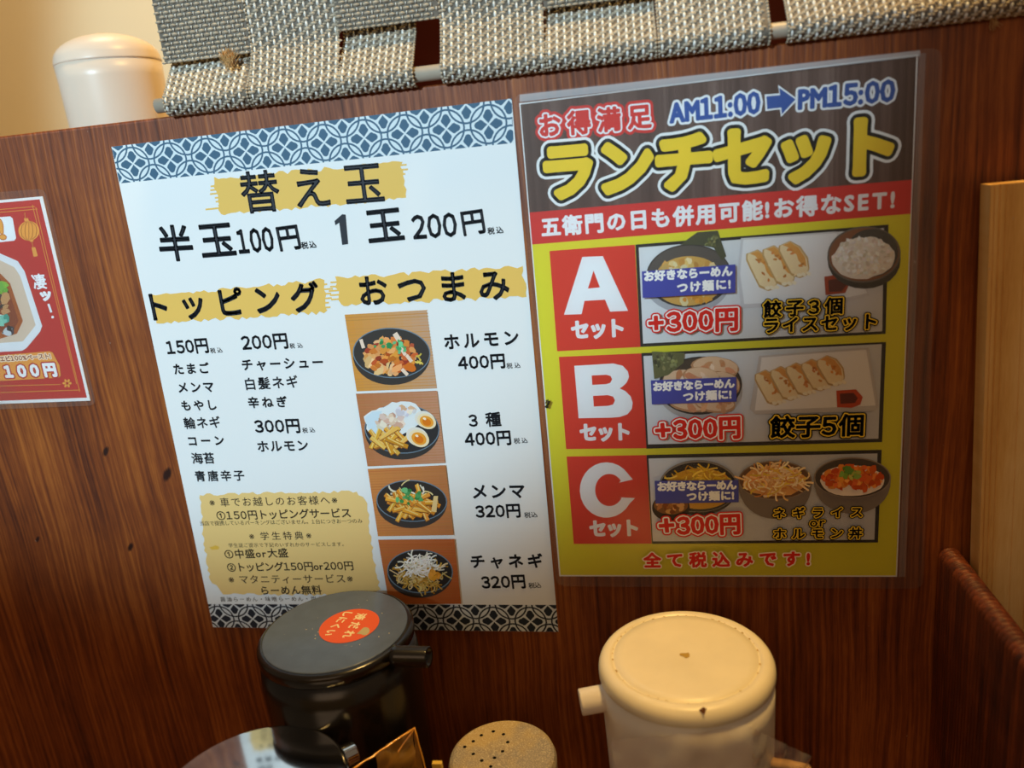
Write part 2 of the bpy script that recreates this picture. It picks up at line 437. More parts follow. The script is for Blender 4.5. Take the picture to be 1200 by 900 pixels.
def union(polys):
    """merge overlapping outlines into one set of triangles"""
    ox, oy = polys[0][0]; V = []; F = []
    for P in polys:
        b = len(V); V.extend(Vector(((p[0]-ox)*1000, (p[1]-oy)*1000)) for p in P)
        a = sum(P[i-1][0]*P[i][1]-P[i][0]*P[i-1][1] for i in range(len(P)))
        f = list(range(b, b+len(P))); F.append(f if a > 0 else f[::-1])
    v, e, f, _, _, _ = delaunay_2d_cdt(V, [], F, 0, 1e-6)
    K = max(len(q) for q in F); N = []                       # half planes of every source piece (all convex)
    for q in F:
        pts = [V[i] for i in q]; L = []
        for i in range(K):
            p0 = pts[i-1] if i < len(pts) else pts[-1]; p1 = pts[i] if i < len(pts) else pts[0]
            nx, ny = -(p1.y-p0.y), p1.x-p0.x; L.append((nx, ny, -(nx*p0.x+ny*p0.y)))
        N.append(L)
    N = np.array(N); va = np.array([(q.x, q.y) for q in v]); T = np.array([t[:3] for t in f])
    cen = va[T].mean(axis=1); keep = np.zeros(len(T), bool)
    for i in range(0, len(N), 64):
        n = N[i:i+64]; d = cen[:, None, None, 0]*n[None, :, :, 0]+cen[:, None, None, 1]*n[None, :, :, 1]+n[None, :, :, 2]
        keep |= (d >= -1e-9).all(axis=2).any(axis=1)
    return [[(v[i].x/1000+ox, v[i].y/1000+oy) for i in t] for t, o in zip(f, keep) if o]
def wall2(px, py):
    p = on_y(px, py, -.0004); return (p.x, p.z)
def wall3(p, h): return (p[0], -h, p[1])
_gc = {}
def glyph(ch):
    """outline of one character: vertices, border edges, triangles, advance"""
    if ch in _gc: return _gc[ch]
    body = chr(ord(ch)+0xFEE0) if ch in '0123456789' else ch       # the wide digits have the flagged 1
    cu = bpy.data.curves.new('t', 'FONT'); cu.body = body; cu.resolution_u = 2
    o = bpy.data.objects.new('t', cu); COL.objects.link(o)
    dg = bpy.context.evaluated_depsgraph_get(); m = bpy.data.meshes.new_from_object(o.evaluated_get(dg))
    V = [(v.co.x, v.co.y) for v in m.vertices]; F = [tuple(p.vertices) for p in m.polygons]
    bpy.data.objects.remove(o); bpy.data.curves.remove(cu); bpy.data.meshes.remove(m)
    idx = {}; mp = []; NV = []
    for v in V:
        k = (round(v[0], 4), round(v[1], 4))
        if k not in idx: idx[k] = len(NV); NV.append(v)
        mp.append(idx[k])
    cnt = {}; NF = []
    for f in F:
        g = [mp[i] for i in f]
        if len(set(g)) < 3: continue
        NF.append(g)
        for p, q in zip(g, g[1:]+g[:1]):
            if p != q: e = (min(p, q), max(p, q)); cnt[e] = cnt.get(e, 0)+1
    E = [e for e, c in cnt.items() if c == 1]
    if NV and (ord(ch) < 0x2000):
        x0 = min(v[0] for v in NV); x1 = max(v[0] for v in NV); NV = [(v[0]-x0+.05, v[1]) for v in NV]; adv = x1-x0+(.22 if ch in '1:' else .16)
    else: adv = .35 if ch == ' ' else 1.
    _gc[ch] = (NV, E, NF, adv); return _gc[ch]
def glyphs(body, aspect):
    G = [glyph(c) for c in body]
    ys = [v[1] for g in G for v in g[0]]; hgt = max(ys)-min(ys)
    def lay(t):
        V = []; E = []; F = []; x = 0
        for NV, Eg, Fg, adv in G:
            b = len(V); V += [(v[0]+x, v[1]) for v in NV]; E += [(i+b, j+b) for i, j in Eg]; F += [[i+b for i in f] for f in Fg]; x += adv+t
        return V, E, F
    V, E, F = lay(0.)
    if len(body) > 1:
        w0 = max(v[0] for v in V)-min(v[0] for v in V); t = (aspect*hgt-w0)/(len(body)-1)
        V, E, F = lay(max(-.06, min(.8, t)))
    return V, E, F
def clip(poly, x0, y0, x1, y1):
    for ax, lim, sg in ((0, x0, 1), (0, x1, -1), (1, y0, 1), (1, y1, -1)):
        out = []
        for i in range(len(poly)):
            a, b = poly[i-1], poly[i]; da, db = (a[ax]-lim)*sg, (b[ax]-lim)*sg
            if (da >= 0) != (db >= 0):
                t = da/(da-db); out.append((a[0]+(b[0]-a[0])*t, a[1]+(b[1]-a[1])*t))
            if db >= 0: out.append(b)
        poly = out
        if len(poly) < 3: return None
    return poly
def band(S, corners, units, off, height, ink, ground):
    """interlaced circles with four-petalled flowers; corners TL, TR, BR, BL in px"""
    c = [S.to2(*p) for p in corners]
    def mp(u, v):
        a = u/units; b = v/height
        t = (c[0][0]+(c[1][0]-c[0][0])*a, c[0][1]+(c[1][1]-c[0][1])*a); d = (c[3][0]+(c[2][0]-c[3][0])*a, c[3][1]+(c[2][1]-c[3][1])*a)
        return (t[0]+(d[0]-t[0])*b, t[1]+(d[1]-t[1])*b)
    S.raw([[mp(0, 0), mp(units, 0), mp(units, height), mp(0, height)]], lin(ground))
    cs = []
    for i in range(-1, int(units)+2):
        cs.append((i+off, .5))
        for j in (0, 1): cs.append((i+off+.5, j))
    rings = []; rings2 = []; pet = []
    for x, y in cs:
        for r in (.425,):
            for k in range(28):
                a, b = 2*math.pi*k/28, 2*math.pi*(k+1)/28; w1, w2 = r-.022, r+.022
                (rings if y == .5 else rings2).append([(x+w1*math.cos(a), y+w1*math.sin(a)), (x+w2*math.cos(a), y+w2*math.sin(a)), (x+w2*math.cos(b), y+w2*math.sin(b)), (x+w1*math.cos(b), y+w1*math.sin(b))])
        for q in range(4):
            dx, dy = ((1, 0), (0, 1), (-1, 0), (0, -1))[q]
            shape = ((.025, 0), (.10, .06), (.155, .11), (.20, .118), (.235, .09), (.27, .078), (.315, .05), (.335, 0), (.315, -.05), (.27, -.078), (.235, -.09), (.20, -.118), (.155, -.11), (.10, -.06))
            pet.append([(x+dx*a-dy*b, y+dy*a+dx*b) for a, b in shape])
    def put(L, col):
        o = []
        for P in L:
            q = clip(P, 0, 0, units, height)
            if q: o.append([mp(*t) for t in q])
        S.raw(o, col)
    put(rings, lin(ink)); put(rings2, lin(ink)); put(pet, lin(ink))

# ------------------------------------------------------------------ food picture helpers (pixels, printed flat)
def rc(base, d=18):
    b = tuple(int(base[i:i+2], 16) for i in (0, 2, 4)); k = random.uniform(-d, d)
    return '%02x%02x%02x' % tuple(max(0, min(255, int(v+k+random.uniform(-5, 5)))) for v in b)
def inside(cx, cy, rx, ry):
    while True:
        a, b = random.uniform(-1, 1), random.uniform(-1, 1)
        if a*a+b*b < 1: return cx+a*rx, cy+b*ry
def bits(S, cx, cy, rx, ry, n, cols, size, asp=1.5):
    for k in range(n):
        x, y = inside(cx, cy, rx, ry); r = size*random.uniform(.6, 1.3)
        S.ellipse(x, y, r*asp, r, rc(random.choice(cols)), random.uniform(0, 3.1), 7, .25)
def strands(S, cx, cy, rx, ry, n, cols, length, wd):
    for k in range(n):
        x, y = inside(cx, cy, rx, ry); a = random.uniform(0, 6.28); b = random.uniform(-.5, .5); pts = [(x, y)]
        for q in range(5):
            x += math.cos(a)*length/5; y += math.sin(a)*length/5*.7; a += b; pts.append((x, y))
        S.stroke(pts, wd*random.uniform(.7, 1.2), rc(random.choice(cols)))
def batons(S, cx, cy, rx, ry, n, cols, length, wd):
    for k in range(n):
        x, y = inside(cx, cy, rx, ry); a = random.gauss(.25, .6); dx, dy = math.cos(a)*length/2*random.uniform(.7, 1.1), math.sin(a)*length/2
        c = random.choice(cols)
        S.stroke([(x-dx, y-dy+.8), (x+dx, y+dy+.8)], wd*1.15, rc('9a5c20')); S.stroke([(x-dx, y-dy), (x+dx, y+dy)], wd, rc(c))
        S.stroke([(x-dx*.8, y-dy-wd*.2), (x+dx*.6, y+dy-wd*.25)], wd*.3, rc('f2cf7a', 8))
def grad_quad(S, q, c0, c1, n=10):
    """soft tonal run of a printed backdrop, left to right"""
    a = [int(c0[i:i+2], 16) for i in (0, 2, 4)]; b = [int(c1[i:i+2], 16) for i in (0, 2, 4)]
    S.k += 1
    for k in range(n):
        t0, t1 = k/n, (k+1)/n; tm = (t0+t1)/2; L = lambda p, r, t: (p[0]+(r[0]-p[0])*t, p[1]+(r[1]-p[1])*t)
        S.poly([L(q[0], q[1], t0), L(q[0], q[1], t1), L(q[3], q[2], t1), L(q[3], q[2], t0)], '%02x%02x%02x' % tuple(int(a[i]+(b[i]-a[i])*tm) for i in range(3)), step=False)
def bowl(S, cx, cy, rx, ry, depth, rim='6f8496', inn='33302f', out='3b3735', rot=.04):
    S.ellipse(cx+2, cy+depth*.9, rx*.8, ry*.75, '5b3a22', rot)
    n = 18; pts = []
    for k in range(n+1):
        a = math.pi*k/n; pts.append((cx+rx*math.cos(a)*(1 if True else 1), cy+ry*.9*math.sin(a)+depth*math.sin(a)**.7 if math.sin(a) > 0 else cy))
    S.poly(pts, out); S.ellipse(cx, cy, rx, ry, rim, rot); S.ellipse(cx, cy, rx-1.2, ry-1.1, inn, rot)
def gyoza(S, x0, y0, x1, y1, wd):
    dx, dy = x1-x0, y1-y0; q = math.hypot(dx, dy); ux, uy = dx/q, dy/q; nx, ny = uy, -ux
    def at(t, s_): return (x0+dx*t+nx*wd*s_, y0+dy*t+ny*wd*s_)
    S.poly([at(-.04, -.5), at(.0, .2), at(.3, .55), at(.7, .6), at(1.0, .35), at(1.14, 0), at(1.1, -.4), at(.9, -.75), at(.4, -.72), at(.1, -.68)], 'c9a468')
    S.poly([at(-.02, -.42), at(.02, .16), at(.3, .45), at(.7, .5), at(1.0, .28), at(1.1, 0), at(1.04, -.35), at(.85, -.66), at(.4, -.62), at(.1, -.58)], 'f3dcae')
    S.poly([at(.0, -.3), at(.03, .16), at(.3, .42), at(.65, .46), at(.9, .26), at(.8, .1), at(.62, .04), at(.45, .12), at(.3, -.02), at(.12, -.1)], 'e0a04a')
    for k in range(3): S.ellipse(*at(1.02+.05*k, -.35+.25*k), 3.2, 2.2, 'f8ecd0', .4*k, 9, .2)
    for k in range(6):
        x, y = at(random.uniform(.1, .85), random.uniform(-.18, .22)); S.ellipse(x, y, 2.4, 1.5, rc('cf8434'), random.uniform(0, 3), 7, .35)
    for k in range(3):
        x, y = at(random.uniform(.2, .95), random.uniform(-.6, -.4)); S.ellipse(x, y, 2.2, 1., rc('f6e2b0', 6), random.uniform(0, 3), 7, .2)

# ================================================================== WHITE MENU
INK = '2b2f38'
wm = empty('menu_sheet', on_y(440, 738)); tag(wm, 'white menu sheet with blue circle-pattern borders and four small food pictures', 'menu')
WQ = [(130.5, 172), (599.5, 115.5), (654.4, 740.5), (249.6, 735)]
def slab(name, quad, y0, y1, mat, parent, r=0):
    P = [on_y(*p, y0) for p in quad]
    if r:
        Q = []
        for i in range(len(P)):
            a, b, c = P[i-1], P[i], P[(i+1) % len(P)]; d0 = (a-b).normalized()*r; d1 = (c-b).normalized()*r
            for k in range(6):
                t = k/5; Q.append((b+d0)*(1-t)**2+b*2*t*(1-t)+(b+d1)*t*t)
        P = Q
    n = len(P); V = [(p.x, y0, p.z) for p in P]+[(p.x, y1, p.z) for p in P]
    F = [tuple(range(n)), tuple(reversed(range(n, 2*n)))]+[(i, i+n, (i+1) % n+n, (i+1) % n) for i in range(n)]
    return mesh_obj(name, V, F, [mat], parent)
M['paper'] = plain('white_paper', 'eef1f2', .5, vary=.02, scale=30)
S = Sheet(wall2, wall3)
slab('paper', WQ, -.0002, -.00005, M['paper'], wm)
S.part('paper_face'); S.poly(WQ, 'eef2f4')
S.part('patterned_border')
band(S, [(130.5, 172), (599.5, 115.5), (602, 167.5), (140, 215)], 10.05, .48, .97, '3f6480', 'dbe9f0')
S.part('patterned_border#2')
band(S, [(243.8, 708), (651.6, 709), (654.4, 740.5), (249.6, 735)], 10.0, .27, .80, '27303c', 'dbe4ea')
S.part('brush_strip'); S.poly([(251, 209), (470, 190), (476, 233), (258, 251)], 'f0c564', .0011)
for k in range(8): S.stroke([(240+random.uniform(0, 20), 214+k*4.5), (300, 208+k*4.5)], 2, 'f0c564')
for k in range(7): S.stroke([(440, 196+k*5.4), (470+random.uniform(0, 9), 193+k*5.4)], 2, 'f0c564')
S.part('brush_strip#2'); S.poly([(178, 347), (380, 328), (384, 366), (183, 379)], 'f0c564', .0011)
for k in range(6): S.stroke([(360, 335+k*5.4), (383+random.uniform(0, 7), 333+k*5.4)], 2, 'f0c564')
S.part('brush_strip#3'); S.poly([(393, 326), (611, 312), (617, 348), (398, 357)], 'f0c564', .0011)
for k in range(5): S.stroke([(390-random.uniform(0, 5), 331+k*5), (420, 329+k*5)], 2, 'f0c564')
S.part('brush_box'); S.poly([(234, 580), (330, 577), (418, 576), (430, 590), (437, 650), (445, 690), (440, 697), (330, 697), (262, 696), (246, 680), (238, 630)], 'efcd85', .0009)
S.ellipse(251, 642, 5, 2.4, 'e8bb4c', 0, 9, .3)
def L1(txt, *a, g=.25, c=INK, part='lettering'):
    S.part(part); S.text(txt, *a, [(g, c)], nib=-.25)
P1 = 'heading_lettering'
L1('替え玉', 287, 250, 451, 237, 48, g=.8, part=P1)
L1('半', 190, 306, 228, 304, 40, g=1.0, part=P1); L1('玉', 238, 301, 277, 298, 36, g=1.0, part=P1)
L1('100', 281, 297, 322, 293.5, 27, g=.9, part=P1); L1('円', 329, 294, 353, 291, 27, g=.8, part=P1); L1('税込', 354, 292, 371, 290, 8, g=.25, part=P1)
S.part(P1); S.poly([(392, 259), (401, 251), (405, 251.5), (408, 286), (401, 287), (397.5, 261), (393, 264)], INK)
L1('玉', 433, 284, 474, 280, 36, g=1.0, part=P1)
L1('200', 485, 280, 536, 276.5, 27, g=.9, part=P1); L1('円', 544, 276, 569, 272.5, 27, g=.8, part=P1); L1('税込', 572, 275, 590, 273, 8, g=.25, part=P1)
L1('トッピング', 181, 376, 376, 364, 33, g=1.1, part=P1); L1('おつまみ', 424, 358, 597, 350, 33, g=1.0, part=P1)
for t in (('150円', 197, 416, 245, 413, 16, .55), ('200円', 285, 411, 338, 408, 17, .55), ('300円', 300, 508, 352, 507, 15.5, .55),
          ('税込', 247, 414, 261, 413, 6, .1), ('税込', 340, 408.5, 355, 407.5, 6, .1), ('税込', 355, 507.5, 369.5, 506.5, 6, .1),
          ('たまご', 205, 438.5, 246, 437, 12, .4), ('メンマ', 210, 460, 251, 459, 11, .4), ('もやし', 214, 481, 254, 480, 11, .4),
          ('輪ネギ', 217, 502.5, 259, 501, 13, .3), ('コーン', 222, 522, 263, 521, 9.5, .4), ('海苔', 226, 543.5, 252, 543, 12.5, .3),
          ('青唐辛子', 230, 564, 287, 563, 12, .3), ('チャーシュー', 285, 434.5, 379, 431, 12.5, .4), ('白髪ネギ', 289, 457, 350, 454, 14, .3),
          ('辛ねぎ', 292, 478, 337, 477, 12.5, .4), ('ホルモン', 303, 529, 361.5, 527.5, 11.5, .4),
          ('ホルモン', 522, 409, 608, 403, 16, .6), ('400円', 538, 434, 592, 431, 16, .6), ('税込', 594, 432, 610, 431, 6.5, .1),
          ('3 種', 550.5, 501, 587.5, 499, 16, .5), ('400円', 546, 523.5, 599, 521, 16, .6), ('税込', 602.6, 520, 618.5, 519, 6.5, .1),
          ('メンマ', 555, 584, 615, 583, 15, .6), ('320円', 558.5, 607.5, 610, 606, 15, .6), ('税込', 615, 607, 630, 606, 6.5, .1),
          ('チャネギ', 553, 666, 636, 665, 16, .6), ('320円', 565.5, 690.5, 616, 689, 15, .6), ('税込', 620, 689.5, 634.5, 688.5, 6.5, .1)):
    L1(t[0], *t[1:6], g=t[6], part='price_lettering')
for t in (('※車でお越しのお客様へ※', 246.5, 594, 396, 591, 10.5, .05), ('①150円トッピングサービス', 255, 609.5, 411.5, 606.5, 11, .2),
          ('当店で提携しているパーキングはございません。1台につきお一つのみ', 235, 616, 425, 613, 5.5, 0), ('※学生特典※', 293, 633, 365.5, 632, 9.5, .05),
          ('学生証ご提示で下記のいずれかのサービスします。', 268.5, 641.5, 403, 640, 5, 0), ('①中盛or大盛', 264.5, 654.5, 338, 653, 10.5, .2),
          ('②トッピング150円or200円', 267.5, 670, 414.5, 668, 10.5, .2), ('※マタニティーサービス※', 269, 684, 414, 683, 10, .05),
          ('らーめん無料', 307.5, 697, 377.5, 696, 10, .2), ('醤油らーめん・味噌らーめん・塩らーめん', 259, 705, 402, 704, 5.5, 0)):
    L1(t[0], *t[1:6], g=t[6], part='notice_lettering', c='40382e')
# four printed food pictures
S.part('food_picture')
q = [(404, 369), (500, 363.5), (512, 455), (418, 458.5)]; grad_quad(S, q, 'd9963e', 'c9a184')
for k in range(26):
    t = k/26; S.stroke([(404+14*t, 369+89*t), (501+11*t, 363.5+91*t)], random.uniform(.3, 1.0), rc('cf9450', 8))
bowl(S, 459, 413.5, 45.5, 29.5, 11, inn='3a3634')
bits(S, 457, 417, 29, 20, 130, ['d67a30', 'c85f28', 'e8a05a', 'a8452a', 'f0c088', 'e89a3c'], 3.6)
for x, y, a in ((466, 395, .9), (473, 412, .9), (480, 420, .8), (425, 403, 1.2), (475, 436, .7)): S.stroke([(x-5*math.cos(a), y-6*math.sin(a)), (x+4*math.cos(a), y+5*math.sin(a))], 6 if y < 400 else 4, 'f0d8c4')
S.ellipse(481, 430, 7, 5, 'd9701c', .3, 12, .1); strands(S, 490, 424, 6, 8, 6, ['dfc25a'], 9, 1.8)
bits(S, 457, 406, 20, 9, 16, ['4fae6c', '6cc489', '3c9858'], 2.5, 1.2)
S.part('food_picture#2')
q = [(417.5, 461.5), (512.5, 458), (522, 542), (431, 546)]; grad_quad(S, q, 'b9764a', 'c48f70')
for k in range(26):
    t = k/26; S.stroke([(417.5+13.5*t, 461.5+84*t), (512+10*t, 458+84*t)], random.uniform(.3, 1.0), rc('b97c52', 8))
bowl(S, 471.5, 502, 44, 29, 10, inn='2f2e30')
S.poly([(427, 488), (436, 480), (450, 477), (460, 471), (475, 470), (487, 473), (492, 480), (496, 490), (488, 500), (470, 510), (446, 515), (438, 514), (430, 502)], 'e6edf0', .0006)
S.poly([(428, 489), (437, 482), (448, 481), (444, 500), (439, 513), (431, 500)], 'cfe4f2')
bits(S, 458, 494, 15, 9, 34, ['dcc0ac', 'e8d4c4', 'cfa890', 'eee0d4'], 3.4); bits(S, 474, 481, 12, 4, 16, ['ecdcc8', 'e0b893', 'dcd8e4'], 3)
batons(S, 457, 514, 17, 9, 20, ['e0a63a', 'd9962c', 'e8b955'], 26, 4.4)
for x, y, rx, ry, r in ((500, 493, 12.5, 9.5, .45), (491, 513, 13.5, 10.5, .5)):
    S.ellipse(x-1.5, y-2, rx, ry, 'e9e4da', r); S.ellipse(x+.5, y, rx-1, ry-1, 'f3e2bb', r); S.ellipse(x+.5, y+.3, rx*.68, ry*.66, 'f0a030', r); S.ellipse(x+.5, y+1, rx*.42, ry*.42, 'e07a14', r); S.ellipse(x-2, y-3, 2, 1.3, 'fff0d0', r)
S.part('food_picture#3')
q = [(431.5, 549), (522.5, 544.5), (532, 626), (443.5, 627.5)]; grad_quad(S, q, 'cd8546', 'b9794a')
for k in range(26):
    t = k/26; S.stroke([(431.5+12*t, 549+78*t), (522.5+9.5*t, 544.5+81*t)], random.uniform(.3, 1.0), rc('c07a40', 8))
bowl(S, 483, 586, 41.5, 24.5, 10, inn='302c2a')
strands(S, 478, 580, 26, 13, 22, ['e8e2d0', 'dcc88a'], 14, 1.6); batons(S, 482, 589, 24, 12, 46, ['e39a2c', 'd98720', 'eeb045', 'dd9030'], 26, 4.4)
S.poly([(506, 598), (509, 580), (514, 580), (512, 599)], 'e8c98a'); bits(S, 480, 581, 15, 9, 15, ['3f8f4e', '62b070'], 2.6, 1.2)
S.part('food_picture#4')
q = [(444, 631.5), (533, 630.5), (541, 706), (457, 706.5)]; grad_quad(S, q, 'bf6f38', 'b8612e')
for k in range(26):
    t = k/26; S.stroke([(444+13*t, 631.5+75*t), (533+8*t, 630.5+75*t)], random.uniform(.3, 1.0), rc('b8683a', 8))
bowl(S, 493, 668, 38.5, 25.5, 8, inn='2b2726')
strands(S, 494, 673, 26, 15, 130, ['c9a044', 'b88a30', 'dcc070', 'e0c890'], 15, 1.6)
strands(S, 493, 660, 21, 10, 90, ['f2efe6', 'e4dfd0', 'ffffff'], 13, 1.5); bits(S, 511, 671, 6, 5, 10, ['e09a30'], 2.6)
S.build(wm, M['print'])

# ================================================================== LUNCH SET POSTER
yp = empty('lunch_poster', on_y(853, 690)); tag(yp, 'laminated yellow and red lunch set poster with three lettered set meals', 'poster')
S = Sheet(wall2, wall3, base=.00075)
YQ = [(608.5, 121), (1075.5, 63.4), (1051, 675.6), (655.5, 675)]
slab('paper', YQ, -.00072, -.0003, M['paper'], yp)
def edge(side, y):
    a, b = ((608.5, 121), (655.5, 675)) if side == 'l' else ((1075.5, 63.4), (1051, 675.6))
    t = (y-a[1])/(b[1]-a[1]); return (a[0]+(b[0]-a[0])*t, y)
S.part('paper_face'); S.poly(YQ, 'f2f2f2')
ins = 1.2
S.part('wood_print_header')
TL, TR = (610, 122.5), (1073.5, 65); BLh, BRh = edge('l', 250), edge('r', 212)
BLh = (BLh[0]+ins, 250); BRh = (BRh[0]-ins, 212)
n = 150; S.k += 1; cc = 0.
for k in range(n):
    t0, t1 = k/n, (k+1)/n; Lp = lambda a, b, t: (a[0]+(b[0]-a[0])*t, a[1]+(b[1]-a[1])*t)
    cc = cc*.72+random.uniform(-1, 1)*.28*2; v = cc*22
    S.poly([Lp(TL, TR, t0), Lp(TL, TR, t1), Lp(BLh, BRh, t1), Lp(BLh, BRh, t0)], '%02x%02x%02x' % tuple(int(max(20, x+v)) for x in (94, 68, 58)), step=False)
S.part('red_banner'); a, b = edge('l', 286.5), edge('r', 250.5)
S.poly([(BLh[0], 249), (BRh[0], 210.5), (b[0]-ins, 250.5), (a[0]+ins, 286.5)], 'd8291f')
S.part('yellow_ground'); S.poly([(a[0]+ins, 286.5), (b[0]-ins, 250.5), (1049.5, 674), (657, 673.5)], 'e6dc1c')
HL = 'header_lettering'
S.part(HL)
RED, WHT, BLK, YEL = 'd6281e', 'f4f6f8', '14181a', 'f4cf1c'
S.text('お得満足', 634, 161, 763, 149, 27, [(6.4, RED), (3.1, WHT), (1.2, RED)])
S.text('AM11:00', 786, 144, 890, 132, 24, [(4.2, WHT), (1.5, '23509e')]); S.text('PM15:00', 936, 128, 1047, 118, 24, [(4.2, WHT), (1.5, '23509e')])
for gr, col in ((2.2, WHT), (0, '23509e')):
    g = gr; S.poly([(898-g, 113-g), (914-g*.4, 111.6-g), (913-g*.6, 103-g*1.6), (932+g*1.4, 116.5), (916-g*.4, 134+g*1.4), (915.5-g*.8, 126+g), (899-g, 128+g)], col)
S.text('ランチセット', 643, 234, 1042, 203, 62, [(12, WHT), (8.6, BLK), (4.4, YEL)])
S.part('banner_lettering'); S.text('五衛門の日も併用可能!お得なSET!', 636, 277.5, 1047, 245, 23, [(1.0, WHT)])
def setbox(letter, R_, outer, inner):
    S.part('set_panel#'+letter); S.poly(R_, 'e0300f')
    S.poly(outer, '18140f'); S.poly(inner, 'd8d9dc')
    grad_quad(S, inner, 'e6e8ec', 'dad8da', 8)
setbox('A', [(644, 294), (744, 286.6), (750.5, 406.4), (653, 411.4)], [(744.5, 286.5), (1041, 263), (1037.6, 391), (750.5, 406.4)], [(748.5, 290), (1035.6, 267.2), (1033.6, 388), (753.6, 402.4)])
setbox('B', [(655, 418), (751.5, 413.8), (757.5, 525), (663.5, 526)], [(751.5, 413.5), (1038, 400.5), (1033.5, 517.7), (757.5, 525.5)], [(754, 417), (1033, 403), (1029, 513.7), (759.5, 520.5)])
setbox('C', [(664, 534.7), (757.5, 533), (763.7, 636.7), (672.5, 637)], [(757.5, 532.8), (1033, 526.7), (1028.6, 635.4), (764, 637)], [(760, 537), (1028, 531), (1024.4, 632), (765, 634)])
S.part('set_letter#A')
cv = lambda L, k, ox, oy: [(x/k+ox, y/k+oy) for x, y in L]
S.poly(cv([(312, 205), (432, 200), (580, 520), (475, 525), (445, 455), (325, 462), (308, 540), (205, 543)], 5, 620, 260), WHT); S.poly(cv([(378, 285), (415, 383), (345, 390)], 5, 620, 260), 'e0300f')
S.part('set_letter#B')
S.poly(cv([(180, 155), (300, 148), (430, 140), (490, 155), (522, 190), (530, 225), (515, 262), (492, 285), (470, 300), (505, 315), (540, 350), (553, 390), (548, 430), (520, 465), (470, 482), (420, 486), (208, 490)], 5.4545, 640, 400), WHT)
S.poly(cv([(291, 217), (385, 212), (412, 220), (422, 242), (410, 264), (385, 272), (295, 277)], 5.4545, 640, 400), 'e0300f')
S.poly(cv([(300, 347), (395, 342), (428, 352), (440, 376), (428, 402), (395, 411), (305, 415)], 5.4545, 640, 400), 'e0300f')
S.part('set_letter#C')
ou = []; inn = []
for k in range(25):
    a = math.radians(-22-(360-22-16)*k/24)   # sweep anticlockwise from upper tip round to lower tip
    ou.append((374+165*math.cos(a)*(1.0), 285+172*math.sin(a)+0)); inn.append((392+88*math.cos(a), 285+100*math.sin(a)))
ou[0] = (538, 220); ou[-1] = (552, 335); inn[0] = (452, 240); inn[-1] = (455, 330)
ou = cv(ou, 5.295, 640, 520); inn = cv(inn, 5.295, 640, 520); S.k += 1
for k in range(24): S.poly([ou[k], ou[k+1], inn[k+1], inn[k]], WHT, step=False)
S.part('set_lettering')
for x0, y0, x1, y1, h in ((671, 397, 730, 394.5, 20), (681, 516.5, 737, 515.5, 19), (692.5, 628.5, 747, 627.5, 18)): S.text('セット', x0, y0, x1, y1, h, [(1.3, WHT)])
# set A picture
S.part('food_picture')
S.ellipse(805, 331, 50, 36, 'b4b4ba', 0); S.ellipse(807, 323, 50, 37, '3a322d', -.05); S.ellipse(807, 322, 48, 34.5, '5a5048', -.05); S.ellipse(806.5, 329, 41, 29, 'dba850', -.05)
bits(S, 806, 328, 36, 25, 60, ['e8bd6c', 'f0cf8c', 'd89c48', 'f2dca8'], 4); bits(S, 815, 350, 16, 5, 10, ['e09a28'], 3)
S.poly([(817, 272), (841, 270), (851, 300), (846, 305), (836, 290), (820, 287), (797, 286.5)], '4a4a2c'); bits(S, 833, 282, 10, 7, 22, ['6b6a3a', '83804a', '35351f'], 1.5)
S.poly([(868, 279), (980, 271), (1019, 346), (985, 355), (868, 361), (864, 320)], 'd2cfd2'); S.poly([(871, 281), (980, 273), (1016, 343), (985, 350), (872, 356), (867, 320)], 'ecebed')
for g in ((884, 294, 905, 333), (903, 289, 925, 328), (922, 284, 942, 318)): gyoza(S, *g, 20.5)
S.poly([(965.5, 324), (982, 321), (996, 330), (990, 343), (967, 345.5)], 'a83c14'); S.poly([(970, 328), (984, 326), (992, 333), (986, 341), (971, 342)], '5c1a0c')
pts = [(969, 300)]+[(1012-43*math.cos(math.pi*k/12), 302+36*math.sin(math.pi*k/12)**.9) for k in range(13)]
S.poly(pts, '3c3833'); S.ellipse(1012, 298, 43, 33, '6b625a', -.08); S.ellipse(1012, 298, 41, 31, '8a5636', -.08); S.ellipse(1021, 296, 31, 28, '4a4642', -.08)
S.ellipse(1011, 302, 36, 24.5, 'f2e8dc', -.08, 34, .05); bits(S, 1011, 300, 34, 23, 230, ['f8f2ea', 'f2e8dc', 'eadccb', 'fdfaf4'], 1.7, 1.6)
# set B picture
S.part('food_picture#2')
S.ellipse(820, 458, 49, 33, 'bcb6b4', 0); S.ellipse(820, 451, 49, 34, '2c2622', -.05); S.ellipse(820, 451, 47, 32, '4a3a2a', -.05)
for x, y, rx, ry in ((838, 430, 28, 13), (800, 447, 24, 15), (845, 450, 22, 16), (810, 470, 28, 12), (838, 472, 24, 11), (822, 441, 22, 12)):
    S.ellipse(x, y, rx, ry, 'c89468', .1, 20, .04); S.ellipse(x, y-1, rx-1.5, ry-1.5, 'ecc9a4', .1, 20, .04); bits(S, x, y, rx*.7, ry*.6, 7, ['e0a878', 'f6e0c6', 'd8966a'], 3, 2)
S.poly([(763.7, 411), (802, 412.5), (801, 424), (783, 438.5), (766.5, 443)], '6b6a3c'); bits(S, 781, 424, 14, 10, 34, ['858350', '4e4e2a', '9a985c'], 1.6)
S.poly([(889, 416), (1017, 406.5), (1029, 476), (1020, 481), (884, 484), (878, 478)], 'cfc8c4'); S.poly([(892, 418), (1014, 409), (1025, 474), (884, 480)], 'f0eae4')
for k in range(5): gyoza(S, 893+18*k, 434-4.2*k, 913+17.6*k, 467-5.6*k, 19.5)
